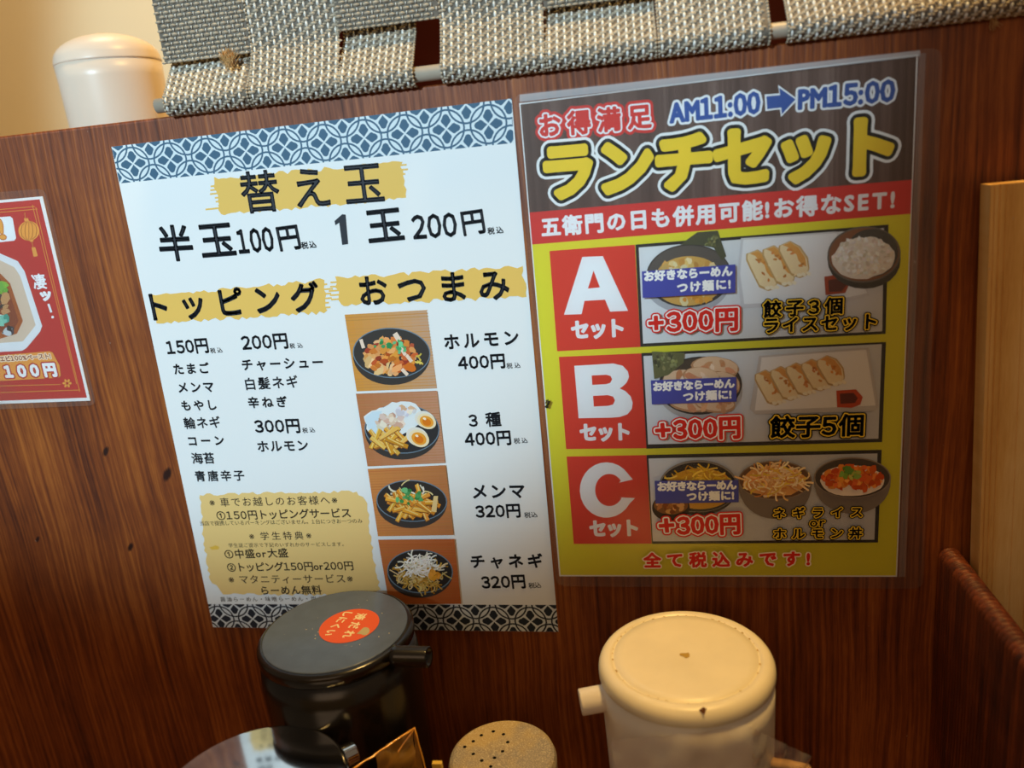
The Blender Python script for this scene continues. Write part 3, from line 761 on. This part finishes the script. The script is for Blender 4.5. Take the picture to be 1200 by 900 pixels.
S.poly([(979, 456.5), (1002, 455), (1010, 464), (1007, 473), (997, 476.6), (980, 476)], 'b23c12'); S.poly([(983, 460), (999, 459), (1004, 465), (1001, 471), (984, 472)], '5a180a')
# set C picture
S.part('food_picture#3')
S.ellipse(818, 570, 46, 32, '332d2a', 0); S.ellipse(818, 568, 46, 30.5, '8b847c', 0); S.ellipse(818, 569, 44.5, 29, '2e2825', 0); S.ellipse(820, 571, 40, 24, 'd29a22', 0)
strands(S, 820, 566, 34, 17, 80, ['f0c22c', 'e0ac1e', 'f6d24c', 'd89c18'], 16, 1.8)
S.ellipse(786, 593, 22, 16, '3a2e28'); S.ellipse(786, 590, 20, 11, '8a5a30'); bits(S, 786, 590, 16, 8, 30, ['b87838', 'd8a060', '8a4c22'], 2.5)
for bx, by, rx, ry, dp, inn_ in ((907.5, 561, 43, 23, 22, '6a4c38'), (997.6, 558, 45, 24, 18, '4c423a')):
    S.ellipse(bx, by+dp+4, rx*.8, 16, 'a89c92'); S.poly([(bx+rx*math.cos(math.pi*k/16), by+(ry+dp)*math.sin(math.pi*k/16)**.85) for k in range(17)], '7a6e66')
    S.ellipse(bx, by, rx, ry, '8a7a6c'); S.ellipse(bx, by, rx-1.5, ry-1.4, inn_)
S.ellipse(907, 562, 37, 18, 'dc9f5c', 0, 24, .06); strands(S, 907, 561, 33, 15, 130, ['eab57a', 'f4cf9c', 'd89050', 'e8c04c', 'f8e0b8'], 17, 2.)
S.ellipse(997, 561, 38, 18, 'ead8c8', 0, 24, .04); bits(S, 997, 557, 34, 14, 120, ['e07a2c', 'd8622a', 'ee9a44', 'c8501e'], 3.2); bits(S, 995, 551, 16, 7, 16, ['7a9a3c', '5c8430', 'a8b04c'], 2.6)
S.part('blue_strip'); BL_ = '4a4fa8'
S.poly([(752, 317), (861, 308.8), (861, 341.8), (753, 348)], BL_); S.part('blue_strip#2'); S.poly([(762.5, 444), (862, 440), (862.5, 468.7), (763.7, 472)], BL_); S.part('blue_strip#3'); S.poly([(767, 561), (864.5, 560), (865, 586), (768, 587.5)], BL_)
S.part('strip_lettering')
for a_, b_ in (((755.5, 328.5, 857, 322, 11.5), (794, 342, 855, 337.5, 12)), ((766, 456.5, 859.5, 452.5, 10.5), (801, 468.5, 856, 465.5, 11)), ((771, 573, 862, 571, 10.5), (805, 584.5, 859, 583, 10.5))):
    S.text('お好きならーめん', *a_, [(.75, WHT)]); S.text('つけ麺に!', *b_, [(.7, WHT)])
S.part('price_lettering')
for x, y, x1, y1, h in ((761, 388, 863, 385.5, 25), (769, 513, 866, 511, 24), (773.5, 624, 866, 622.5, 22)):
    S.text('+', x, y-3, x+16, y-4, 15, [(4.6, RED), (2.8, WHT), (1.1, RED)]); S.text('300円', x+21, y+1, x1, y1, h, [(4.6, RED), (2.8, WHT), (1.3, RED)])
S.part('meal_lettering'); ML = [(4.0, BLK), (2.5, 'f0c838'), (1.0, BLK)]; MS = [(3.4, BLK), (2.1, 'f0c838'), (.8, BLK)]
S.text('餃子3個', 894, 370.5, 985, 366, 19, MS); S.text('ライスセット', 895, 389, 1024, 384, 17, MS)
S.text('餃子5個', 902, 511, 1009, 508, 25, ML)
S.text('ネギライス', 906, 604.5, 1008, 603, 12, [(2.9, BLK), (1.8, 'f0c838'), (.5, BLK)]); S.text('ホルモン丼', 906, 629, 1008, 628, 12.5, [(2.9, BLK), (1.8, 'f0c838'), (.5, BLK)])
S.text('or', 948, 614.5, 965, 614, 7, [(2.6, BLK), (1.5, 'f0c838'), (.4, BLK)])
S.part('footer_lettering'); S.text('全て税込みです!', 755, 662, 947, 660, 17, [(2.4, 'f6e4d0'), (.9, 'd8281e')])
S.part('ink_smudge'); bits(S, 642, 471, 2, 5, 14, ['4a4418', '2a280e'], 1.3)
S.build(yp, M['print'], {'set_letter#A': 'white capital letter A', 'set_letter#B': 'white capital letter B', 'set_letter#C': 'white capital letter C'})
pq = [(601, 110), (1105, 55), (1082, 690), (652, 687)]
slab('clear_pouch', pq, -.0024, -.0022, M['pouch'], yp, .006)
def strip(name, quad, y, mat, parent):
    P = [on_y(*p, y) for p in quad]; return mesh_obj(name, P, [tuple(range(len(P)))], [mat], parent)
strip('sealed_edge', [(609, 111), (1078, 59), (1079, 66), (609, 119.5)], -.00245, M['seal'], yp)
strip('sealed_edge', [(1077, 63), (1085, 62), (1061, 676), (1053, 676)], -.00245, film('faint_laminate_edge', .10, (.8, .84, .9, 1), .3), yp)

# ================================================================== RED CARD
rcd = empty('promotion_card', on_y(30, 474)); tag(rcd, 'small laminated red card with a white octagonal dish, cut off at left', 'card')
S = Sheet(wall2, wall3, base=.00045)
RQ = [(-60, 240), (50, 230), (106, 469.5), (-50, 475)]
slab('paper', RQ, -.0004, -.0001, M['paper'], rcd)
S.part('paper_face'); S.poly(RQ, 'f2f2f2')
S.part('red_ground'); S.poly([(-58, 243), (46.5, 233.5), (102, 466), (-48, 471.5)], 'bf2a1e')
G = 'd98a2e'
S.part('gold_frame')
for a in (((-30, 251.5), (44, 245)), ((-30, 248), (41, 242)), ((38, 240), (90, 450)), ((42, 243), (93.5, 459)), ((-30, 461), (94, 457)), ((-30, 453), (71, 450.5))): S.stroke(list(a), .9, G)
S.part('speech_bubble'); S.poly([(-20, 256), (12, 253.5), (15, 256), (19, 279), (17, 282), (-20, 286)], 'eef2f6'); S.text('!', 1, 280, 7, 279.5, 22, [(1.6, 'c9701c'), (.6, 'eda23c')])
S.part('lantern'); S.stroke([(29, 249), (30, 258)], .8, G); S.poly([(28, 256), (33, 255.5), (34, 259), (29, 259.5)], 'e8a040'); S.ellipse(34, 270.5, 12.3, 11.5, 'eda23c')
for k in (-8, -4, 0, 4, 8): S.stroke([(34+k*.3, 259.5), (34+k, 264), (34+k*1.15, 270.5), (34+k, 277), (34+k*.3, 281.5)], .7, 'a85a18')
S.poly([(35, 281), (39, 280.5), (39.6, 283), (35.6, 283.5)], 'e8a040'); S.stroke([(37.5, 283), (39, 290)], .7, G); S.poly([(37, 290), (41.5, 289.5), (44.5, 300), (39.5, 301)], 'e8a040')
S.part('octagonal_dish'); S.poly([(-30, 295), (-2, 296), (21, 306), (29, 318), (49.5, 382), (47, 389), (31, 408), (26, 411), (-30, 414)], 'e4e6ea')
S.poly([(-30, 303), (-4, 303), (17, 313), (24, 324), (42, 381), (27, 400), (-30, 404)], 'd8bfa8'); S.poly([(-30, 318), (0, 320), (12, 332), (27, 376), (20, 391), (0, 397), (-30, 398)], 'a85418'); S.poly([(-30, 322), (-2, 324), (9, 336), (22, 376), (16, 387), (-30, 392)], '8a3c10')
bits(S, -2, 352, 10, 20, 22, ['6a4a30', 'c08858', 'ddd8cc', '382820'], 4); bits(S, 3, 338, 5, 5, 5, ['86b83c', '6aa030'], 4); bits(S, 3, 375, 6, 7, 7, ['70b8a4', '4c9a88'], 4); bits(S, 10, 388, 6, 4, 9, ['cdd0d4', '3c3430'], 3)
S.part('shout_lettering'); S.text('凄', 41, 339, 56, 338, 17, [(.45, WHT)]); S.text('ッ', 50, 352, 61, 351, 9, [(1.1, WHT)]); S.stroke([(57, 356), (60.5, 366)], 2.6, WHT); S.ellipse(62, 371.5, 1.6, 1.6, WHT)
S.part('price_label'); S.poly([(-30, 419), (58, 411.5), (62, 413), (70, 428), (71.5, 440), (69, 442.5), (-30, 448)], 'e99a3c')
S.text('エビ100%ペースト!', 1, 423.5, 60, 420, 6, [(1.2, 'f6e0c0'), (.2, '8a2a14')]); S.text('100円', 8, 443, 67, 440.5, 14, [(2.6, 'b8281a'), (1.1, WHT)])
S.part('small_flower')
for k in range(6): S.ellipse(79+3.4*math.cos(k*1.047), 449+3.4*math.sin(k*1.047), 2.1, 1.4, 'eda23c', k*1.047, 10)
S.ellipse(79, 449, 1.2, 1.2, 'bf2a1e', 0, 8)
S.build(rcd, M['print'])
slab('clear_pouch', [(-66, 230), (53, 221), (113, 475), (-54, 482)], -.0019, -.0017, M['pouch'], rcd, .005)

# ================================================================== POTS AND SHAKER ON THE COUNTER
CZ = -.418
def sauce_pot(name, c, top, R_, mats, rd, spout_dir, spout_len, spout_r, spout_z, label, dome=0., flat_r=None, spout_mat=None, dimple=True, sh=.008, groove=True, ends=None, disc_mat=None, lh=.0145, bulge=.0):
    t = empty(name, (c[0], c[1], CZ)); tag(t, label, 'pot'); H = top-CZ; fr = flat_r or R_*.86
    body = [(R_*.86, 0), (R_*.90, .002), (R_*.93, .03), (R_*(.97+bulge), H-.045), (R_*(.985+bulge), H-.022), (R_*.985, H-lh-.001)]
    lathe('body', body, mats[0], (c[0], c[1], CZ), t)
    lid = [(R_*.985, -lh-.0006), (R_*1.0, -lh), (R_*1.0, -sh-.0005), (R_*1.0, -sh)]
    for k in range(1, 7):
        a = math.pi/2*k/6; lid.append((fr+(R_-fr)*math.cos(a), -sh+(sh-.0010)*math.sin(a)))
    lid += [(fr*.955, -.0010), (fr*.945, -.0016), (fr*.925, -.0016), (fr*.915, -.0010)] if groove else [(fr*.99, -.0010)]; fr = fr*.963 if groove else fr
    for k in range(1, 8): r = fr*.95*(1-k/8); lid.append((r, -.0010+dome*(1-(r/fr)**2)))
    if dimple: lid[-2:] = [(.0032, -.0010), (.0026, -.0011), (.0008, -.0011)]
    lid.append((1e-7, lid[-1][1]))
    lathe('lid', lid, mats[1], (c[0], c[1], top), t)
    if disc_mat: lathe('lid_sheen_disc', [(fr*1.0, -.0012), (fr*.998, -.0006), (fr*.985, -.0004), (1e-7, -.0004)], disc_mat, (c[0], c[1], top), t)  # added disc carrying the lid's painted sheen
    d = Vector(spout_dir).normalized(); p0 = Vector((c[0], c[1], spout_z))+d*(R_*.93); p1 = p0+d*(spout_len+R_*.07)
    if ends: p0, p1 = ends; d = (p1-p0).normalized()
    sp = tube('spout', [p0, p0+d*.002, p1-d*.0006, p1, p1-d*.0004, p1-d*.005], [spout_r*1.15, spout_r, spout_r, spout_r*.94, spout_r*.72, spout_r*.66], spout_mat or mats[0], t)
    return t
wp = sauce_pot('sauce_pot', (.2788, -.0760), -.2605, .0410, (M['pot_white'], M['pot_lid']), .035, (-1, -.22, -.05), .0105, .0062, -.2770, 'white plastic sauce pot with a round worn lid and left-facing spout', flat_r=.0362, sh=.0065, lh=.0085)
# worn marks on the lid
V = []; F = []
def speck(x, y, z, r, mat, parent, name='stain', n=9):
    P = [(x+r*math.cos(2*math.pi*k/n)*random.uniform(.5, 1.2), y+r*math.sin(2*math.pi*k/n)*random.uniform(.5, 1.2), z) for k in range(n)]
    return mesh_obj(name, P, [tuple(range(n))], [mat], parent)
p = on_z(824, 833, -.2622)
M['stain'] = plain('brown_stain', '6a3c14', .8)
crumb = mesh_obj('crumb', [(p.x-.0018, p.y, -.2620), (p.x+.0016, p.y+.001, -.2618), (p.x+.0002, p.y-.0018, -.2626), (p.x, p.y, -.2603)], [(0, 2, 1), (0, 1, 3), (1, 2, 3), (2, 0, 3)], [M['stain']], wp)
M['grime'] = plain('yellow_grime', 'b8923a', .8)
for a in range(0, 360, 7):
    if random.random() < .55:
        t = math.radians(a+random.uniform(-3, 3)); speck(.2788+.0342*math.cos(t), -.0760+.0342*math.sin(t), -.2619, random.uniform(.0003, .0009), M['grime'], wp, 'grime')
speck(.2788, -.0760, -.26135, .0024, M['grime'], wp, 'grime')
bp = sauce_pot('sauce_pot', (.1000, -.0580), -.2565, .0408, (M['black_plastic'], M['black_plastic']), .033, (1, -.2, 0), .011, .0052, -.2670, 'black sauce pot with an orange round sticker on its lid', flat_r=.0378, dimple=False, sh=.0035, groove=False, ends=(on_y(462, 769, -.078), on_y(503, 770, -.080)), disc_mat=M['lid_sheen'], lh=.007, bulge=.035)
# orange sticker with lettering
LZ = -.2573
lid2 = lambda px, py: (lambda p: (p.x, p.y))(on_z(px, py, LZ))
def lid3(p, h): return (p[0], p[1], LZ+.0005+h)
S = Sheet(lid2, lid3, base=.00005, eps=2e-5)
S.part('sticker')
c = on_z(409.5, 734, LZ); n = 48
S.raw([[(c.x+.0158*math.cos(2*math.pi*k/n), c.y+.0158*math.sin(2*math.pi*k/n)) for k in range(n)]], lin('e0561e'))
S.part('sticker_lettering'); S.text('液だれ', 419, 720, 400, 748, 9, [(.35, 'efd9a4')]); S.text('しにくい', 404, 718, 379, 745, 8.5, [(.35, 'efd9a4')])
S.ellipse(428, 741, 5.5, 4.5, 'b8a878', -.5); S.poly([(418, 744), (426, 737), (430, 745)], 'b8a878')
S.build(bp, M['print'], {'sticker': 'orange round sticker'})
for k in range(26):
    a = random.uniform(0, 6.28); r = random.uniform(.004, .032)
    speck(.1000+r*math.cos(a), -.0580+r*math.sin(a), -.25685, random.uniform(.00012, .0004), M['glyph_cream'], bp, 'dust_speck')
# polished steel pot
c = on_z(292, 925, -.285)
mp_ = sauce_pot('sauce_pot', (c.x, c.y), -.285, .0440, (M['black_plastic'], M['steel']), .04, (1, .22, .05), .008, .0055, -.2945, 'sauce pot with a mirror-bright steel lid at bottom left', dome=.0016, flat_r=.0415, spout_mat=M['steel'], dimple=False, sh=.003, groove=False, ends=(on_z(374, 901, -.292), on_z(417, 880, -.292)))
# seasoning shaker
sc_ = on_z(588, 884, -.313); sh = empty('seasoning_shaker', (sc_.x, sc_.y, CZ)); tag(sh, 'seasoning shaker with dusty perforated round lid between the black and white pots', 'shaker')
q = NT('powdery_lid'); v = q.coord(); f1 = q.noise(v, 30, 3); f2 = q.noise(v, 1800, 2)
colA = q.mix(lin('8f8478'), lin('b59a66'), q.ramp(f1, [(.42, (0, 0, 0, 1)), (.55, (1, 1, 1, 1))]).outputs[0])
q.l(q.mix(colA, lin('d8c8a4'), q.ramp(f2, [(.5, (0, 0, 0, 1)), (.7, (1, 1, 1, 1))]).outputs[0]), q.b.inputs['Base Color']); q.set(Roughness=.8); q.bump(f2, .5, .0004); M['powder'] = q.m
q = plain('smoky_jar', '4a3826', .25); M['jar'] = q
lathe('jar', [(.022, 0), (.0235, .002), (.0245, .03), (.0255, .092)], M['jar'], (sc_.x, sc_.y, CZ), sh)
lid = lathe('lid', [(.0268, -.016), (.0272, -.004), (.0262, -.0012), (.0245, 0), (1e-7, .0006)], M['powder'], (sc_.x, sc_.y, -.313), sh)
bmh = bmesh.new()
for x, y in ((578, 856.5), (590, 860), (595, 869.5), (589, 880.5), (579.5, 888), (564.5, 891), (554.5, 883), (544.5, 874.5), (554.5, 868), (564, 861), (575, 898)):
    p = on_z(x, y, -.3125); bmesh.ops.create_cone(bmh, cap_ends=True, segments=12, radius1=.00095, radius2=.00095, depth=.004, matrix=Matrix.Translation(p))
hm = bpy.data.meshes.new('holes'); bmh.to_mesh(hm); bmh.free(); hm.materials.append(M['hole']); ho = bpy.data.objects.new('holes', hm); COL.objects.link(ho)
# close the lid from below so the cut is a true pit
bm = bmesh.new(); bm.from_mesh(lid.data); bmesh.ops.remove_doubles(bm, verts=bm.verts, dist=1e-6); bmesh.ops.recalc_face_normals(bm, faces=bm.faces); bm.to_mesh(lid.data); bm.free()
lid.data.materials.append(M['hole'])
md = lid.modifiers.new('cut', 'BOOLEAN'); md.object = ho; md.operation = 'DIFFERENCE'; md.solver = 'EXACT'
try: md.material_mode = 'TRANSFER'
except Exception: pass
bpy.context.view_layer.update()
nm = bpy.data.meshes.new_from_object(lid.evaluated_get(bpy.context.evaluated_depsgraph_get())); lid.modifiers.clear(); lid.data = nm
for p_ in nm.polygons: p_.use_smooth = False
bpy.data.objects.remove(ho)

# ------------------------------------------------------------------ films and packets at the foot of the pots
def crumple(name, quad, n, m, amp, mat, parent=None, seed=0, sc_n=60, thick=.00012):
    """a sheet between four 3D corners, creased in and out"""
    A, B, C_, D = [Vector(p) for p in quad]; V = []; F = []; nrm = (B-A).cross(D-A).normalized()
    for j in range(m+1):
        for i in range(n+1):
            u, v_ = i/n, j/m; p = (A*(1-u)+B*u)*(1-v_)+(D*(1-u)+C_*u)*v_
            d = abs(noise.noise(p*sc_n+Vector((seed, 0, 0))))*2-.6+.5*noise.noise(p*sc_n*2.7)
            V.append(p+nrm*d*amp+Vector((noise.noise(p*90+Vector((9, seed, 0))), 0, noise.noise(p*90+Vector((0, 5, seed)))))*amp*.6)
    for j in range(m):
        for i in range(n): a = j*(n+1)+i; F.append((a, a+1, a+n+2)); F.append((a, a+n+2, a+n+1))
    return mesh_obj(name, V, F, [mat], parent, True)
cb = empty('plastic_bag', (.30, -.128, CZ)); tag(cb, 'crinkled clear plastic bag in front of the white pot', 'bag')
zt = lambda x, y, Y: on_y(x, y, Y)
def down(p): return Vector((p.x, p.y, CZ+.001))
a, b, c_, d = zt(716, 868, -.122), zt(770, 846, -.124), zt(880, 852, -.122), zt(950, 888, -.100)
crumple('bag_front', [down(a)+Vector((0, -.012, 0)), down(c_)+Vector((.004, -.012, 0)), c_, a], 26, 34, .0022, M['cling'], cb, 1, 85)
crumple('bag_side', [down(c_)+Vector((.004, -.012, 0)), down(d), d, c_], 16, 34, .0022, M['cling'], cb, 2, 85)
tp = zt(914, 886, -.092)
tpk = crumple('paper_packet', [Vector((tp.x-.014, tp.y, CZ+.001)), Vector((tp.x+.016, tp.y+.004, CZ+.001)), Vector((tp.x+.014, tp.y+.003, tp.z-.008)), Vector((tp.x-.014, tp.y, tp.z))], 14, 40, .0012, M['tan'], None, 3, 70)
sol = tpk.modifiers.new('thickness', 'SOLIDIFY'); sol.thickness = .004; sol.offset = 0
tag(tpk, 'tan paper packet behind clear plastic, right of the white pot', 'packet')
ab = empty('cellophane_wrapper', (.12, -.10, CZ)); tag(ab, 'crumpled amber cellophane wrapper standing at right foot of the black pot', 'wrapper')
pk = zt(486, 853, -.094); l_ = zt(452, 902, -.106); r_ = zt(499, 902, -.094); m_ = zt(440, 884, -.11)
crumple('amber_fold', [down(l_), down(r_), pk+Vector((.0008, 0, 0)), pk], 12, 40, .0012, M['amber'], ab, 4, 90)
M['amber_glint'] = plain('amber_fold_glint', 'f0a83c', .15, spec=.9)  # bright colour on added tubes stands in for glints along the folds
crumple('amber_fold', [down(m_), down(l_), pk, m_], 12, 40, .0016, M['amber'], ab, 5, 90)
for p_, q_ in ((pk, r_), (pk, l_), (pk, m_)):
    n_ = 9; pts = [p_.lerp(q_+(q_-p_)*.6, k/n_)+Vector((noise.noise(Vector((k*.9, p_.x*90, q_.x*50))), 0, noise.noise(Vector((k*.7, 5, q_.x*50)))))*.0006 for k in range(n_+1)]
    tube('fold_glint', pts, [.0003+.00025*abs(math.sin(k*1.3)) for k in range(n_+1)], M['amber_glint'], ab, 8)
yt = zt(512, 893, -.105); o = box('yellow_tab', yt.x-.0024, yt.x+.0024, yt.y-.0012, yt.y+.0012, CZ, yt.z, M['yellow'], bev=.0004); tag(o, 'narrow yellow tab standing just left of the seasoning shaker', 'tab')

# ------------------------------------------------------------------ dark box with pale board at the right
bx = empty('chopstick_box', (.47, -.10, CZ)); tag(bx, 'dark brown wooden box with a ridged rounded rim at right edge', 'box')
def ridged_panel(name, x0, x1, y0, y1, ztop, mat, parent, pitch=.0034, amp=.0009):
    ny = int((y1-y0)/pitch*6); V = []; F = []; ring = []
    R_ = (x1-x0)/2; xc = (x0+x1)/2
    prof = [(-1, 0, CZ), (-1, 0, -.33)]+[(None, 180-k*22.5, 0) for k in range(9)]+[(1, 0, -.33), (1, 0, CZ)]
    for j in range(ny+1):
        y = y0+(y1-y0)*j/ny; ph = 2*math.pi*(y/pitch+.35*math.sin(y*60)); g = amp*(abs(math.sin(ph/2))*2-1)
        for s_, a, z in prof:
            if s_ is None:
                t = math.radians(a); V.append((xc+(R_+g)*math.cos(t), y, ztop-R_+(R_+g)*math.sin(t)))
            else: V.append((xc+s_*(R_+g*(.7 if z > -.4 else .3)), y, z))
    m = len(prof)
    for j in range(ny):
        for i in range(m-1): a = j*m+i; F.append((a, a+1, a+m+1, a+m))
    F.append(tuple(reversed(range(m)))); F.append(tuple(range(ny*m, ny*m+m)))
    return mesh_obj(name, V, F, [mat], parent, True)
ridged_panel('side_panel', .4165, .4262, -.21, -.001, -.2500, M['box_wood'], bx)
box('back_panel', .4275, .53, -.0065, -.001, CZ, -.27, M['box_wood'], bx)
box('front_panel', .4275, .53, -.21, -.20, CZ, -.26, M['box_wood'], bx, .002)
box('side_panel', .5302, .5402, -.21, -.001, CZ, -.255, M['box_wood'], bx, .003)
box('base_panel', .4275, .53, -.199, -.007, CZ, CZ+.006, M['box_wood'], bx)
# grooved pale board
prof = []; x = 0.
xs = [(0, -.0008), (.0006, 0), (.0018, 0), (.0021, .0005), (.0024, 0), (.0038, .0), (.0043, .0006), (.0048, 0), (.0064, 0), (.0068, .0004), (.0072, 0), (.0150, 0), (.0153, .0004), (.0156, 0), (.022, 0), (.0224, .0005), (.0228, 0), (.05, 0)]
tl = on_y(1160, 217, -.018); bl = on_y(1146, 660, -.018)
V = []; F = []
for (zz, xl) in ((CZ+.0062, bl.x+(bl.x-tl.x)*.9), (tl.z, tl.x)):
    for dx, dy in xs: V.append((xl+dx, -.018+dy, zz))
    V.append((xl+.05, -.008, zz)); V.append((xl, -.008, zz))
n = len(xs)+2
for i in range(n): j = (i+1) % n; F.append((i, j, j+n, i+n))
F.append(tuple(reversed(range(n)))); F.append(tuple(range(n, 2*n)))
o = mesh_obj('pine_board', V, F, [M['pine']])
tag(o, 'pale pine board with grooved face standing in the dark box', 'board')

# ------------------------------------------------------------------ white container beyond the partition
c = on_y(131, 90, .15); t = empty('container', (c.x, .15, -.11)); tag(t, 'blurred white cylindrical container with domed lid behind the partition at left', 'container')
R_ = .0345
zj = on_y(124, 76, .15).z; zt_ = on_y(122, 40, .15).z
lathe('body', [(R_*.93, 0), (R_*.95, .003), (R_*.99, zj+.11-.01), (R_, zj+.11)], M['white_plastic'], (c.x, .15, -.11), t)
dome = [(R_*1.01, 0), (R_*1.01, .001)]+[(R_*math.cos(math.radians(a)), .002+(zt_-zj-.002)*math.sin(math.radians(a))) for a in range(0, 90, 9)]+[(1e-7, zt_-zj)]
lathe('dome_lid', dome, M['white_plastic'], (c.x, .15, zj), t)
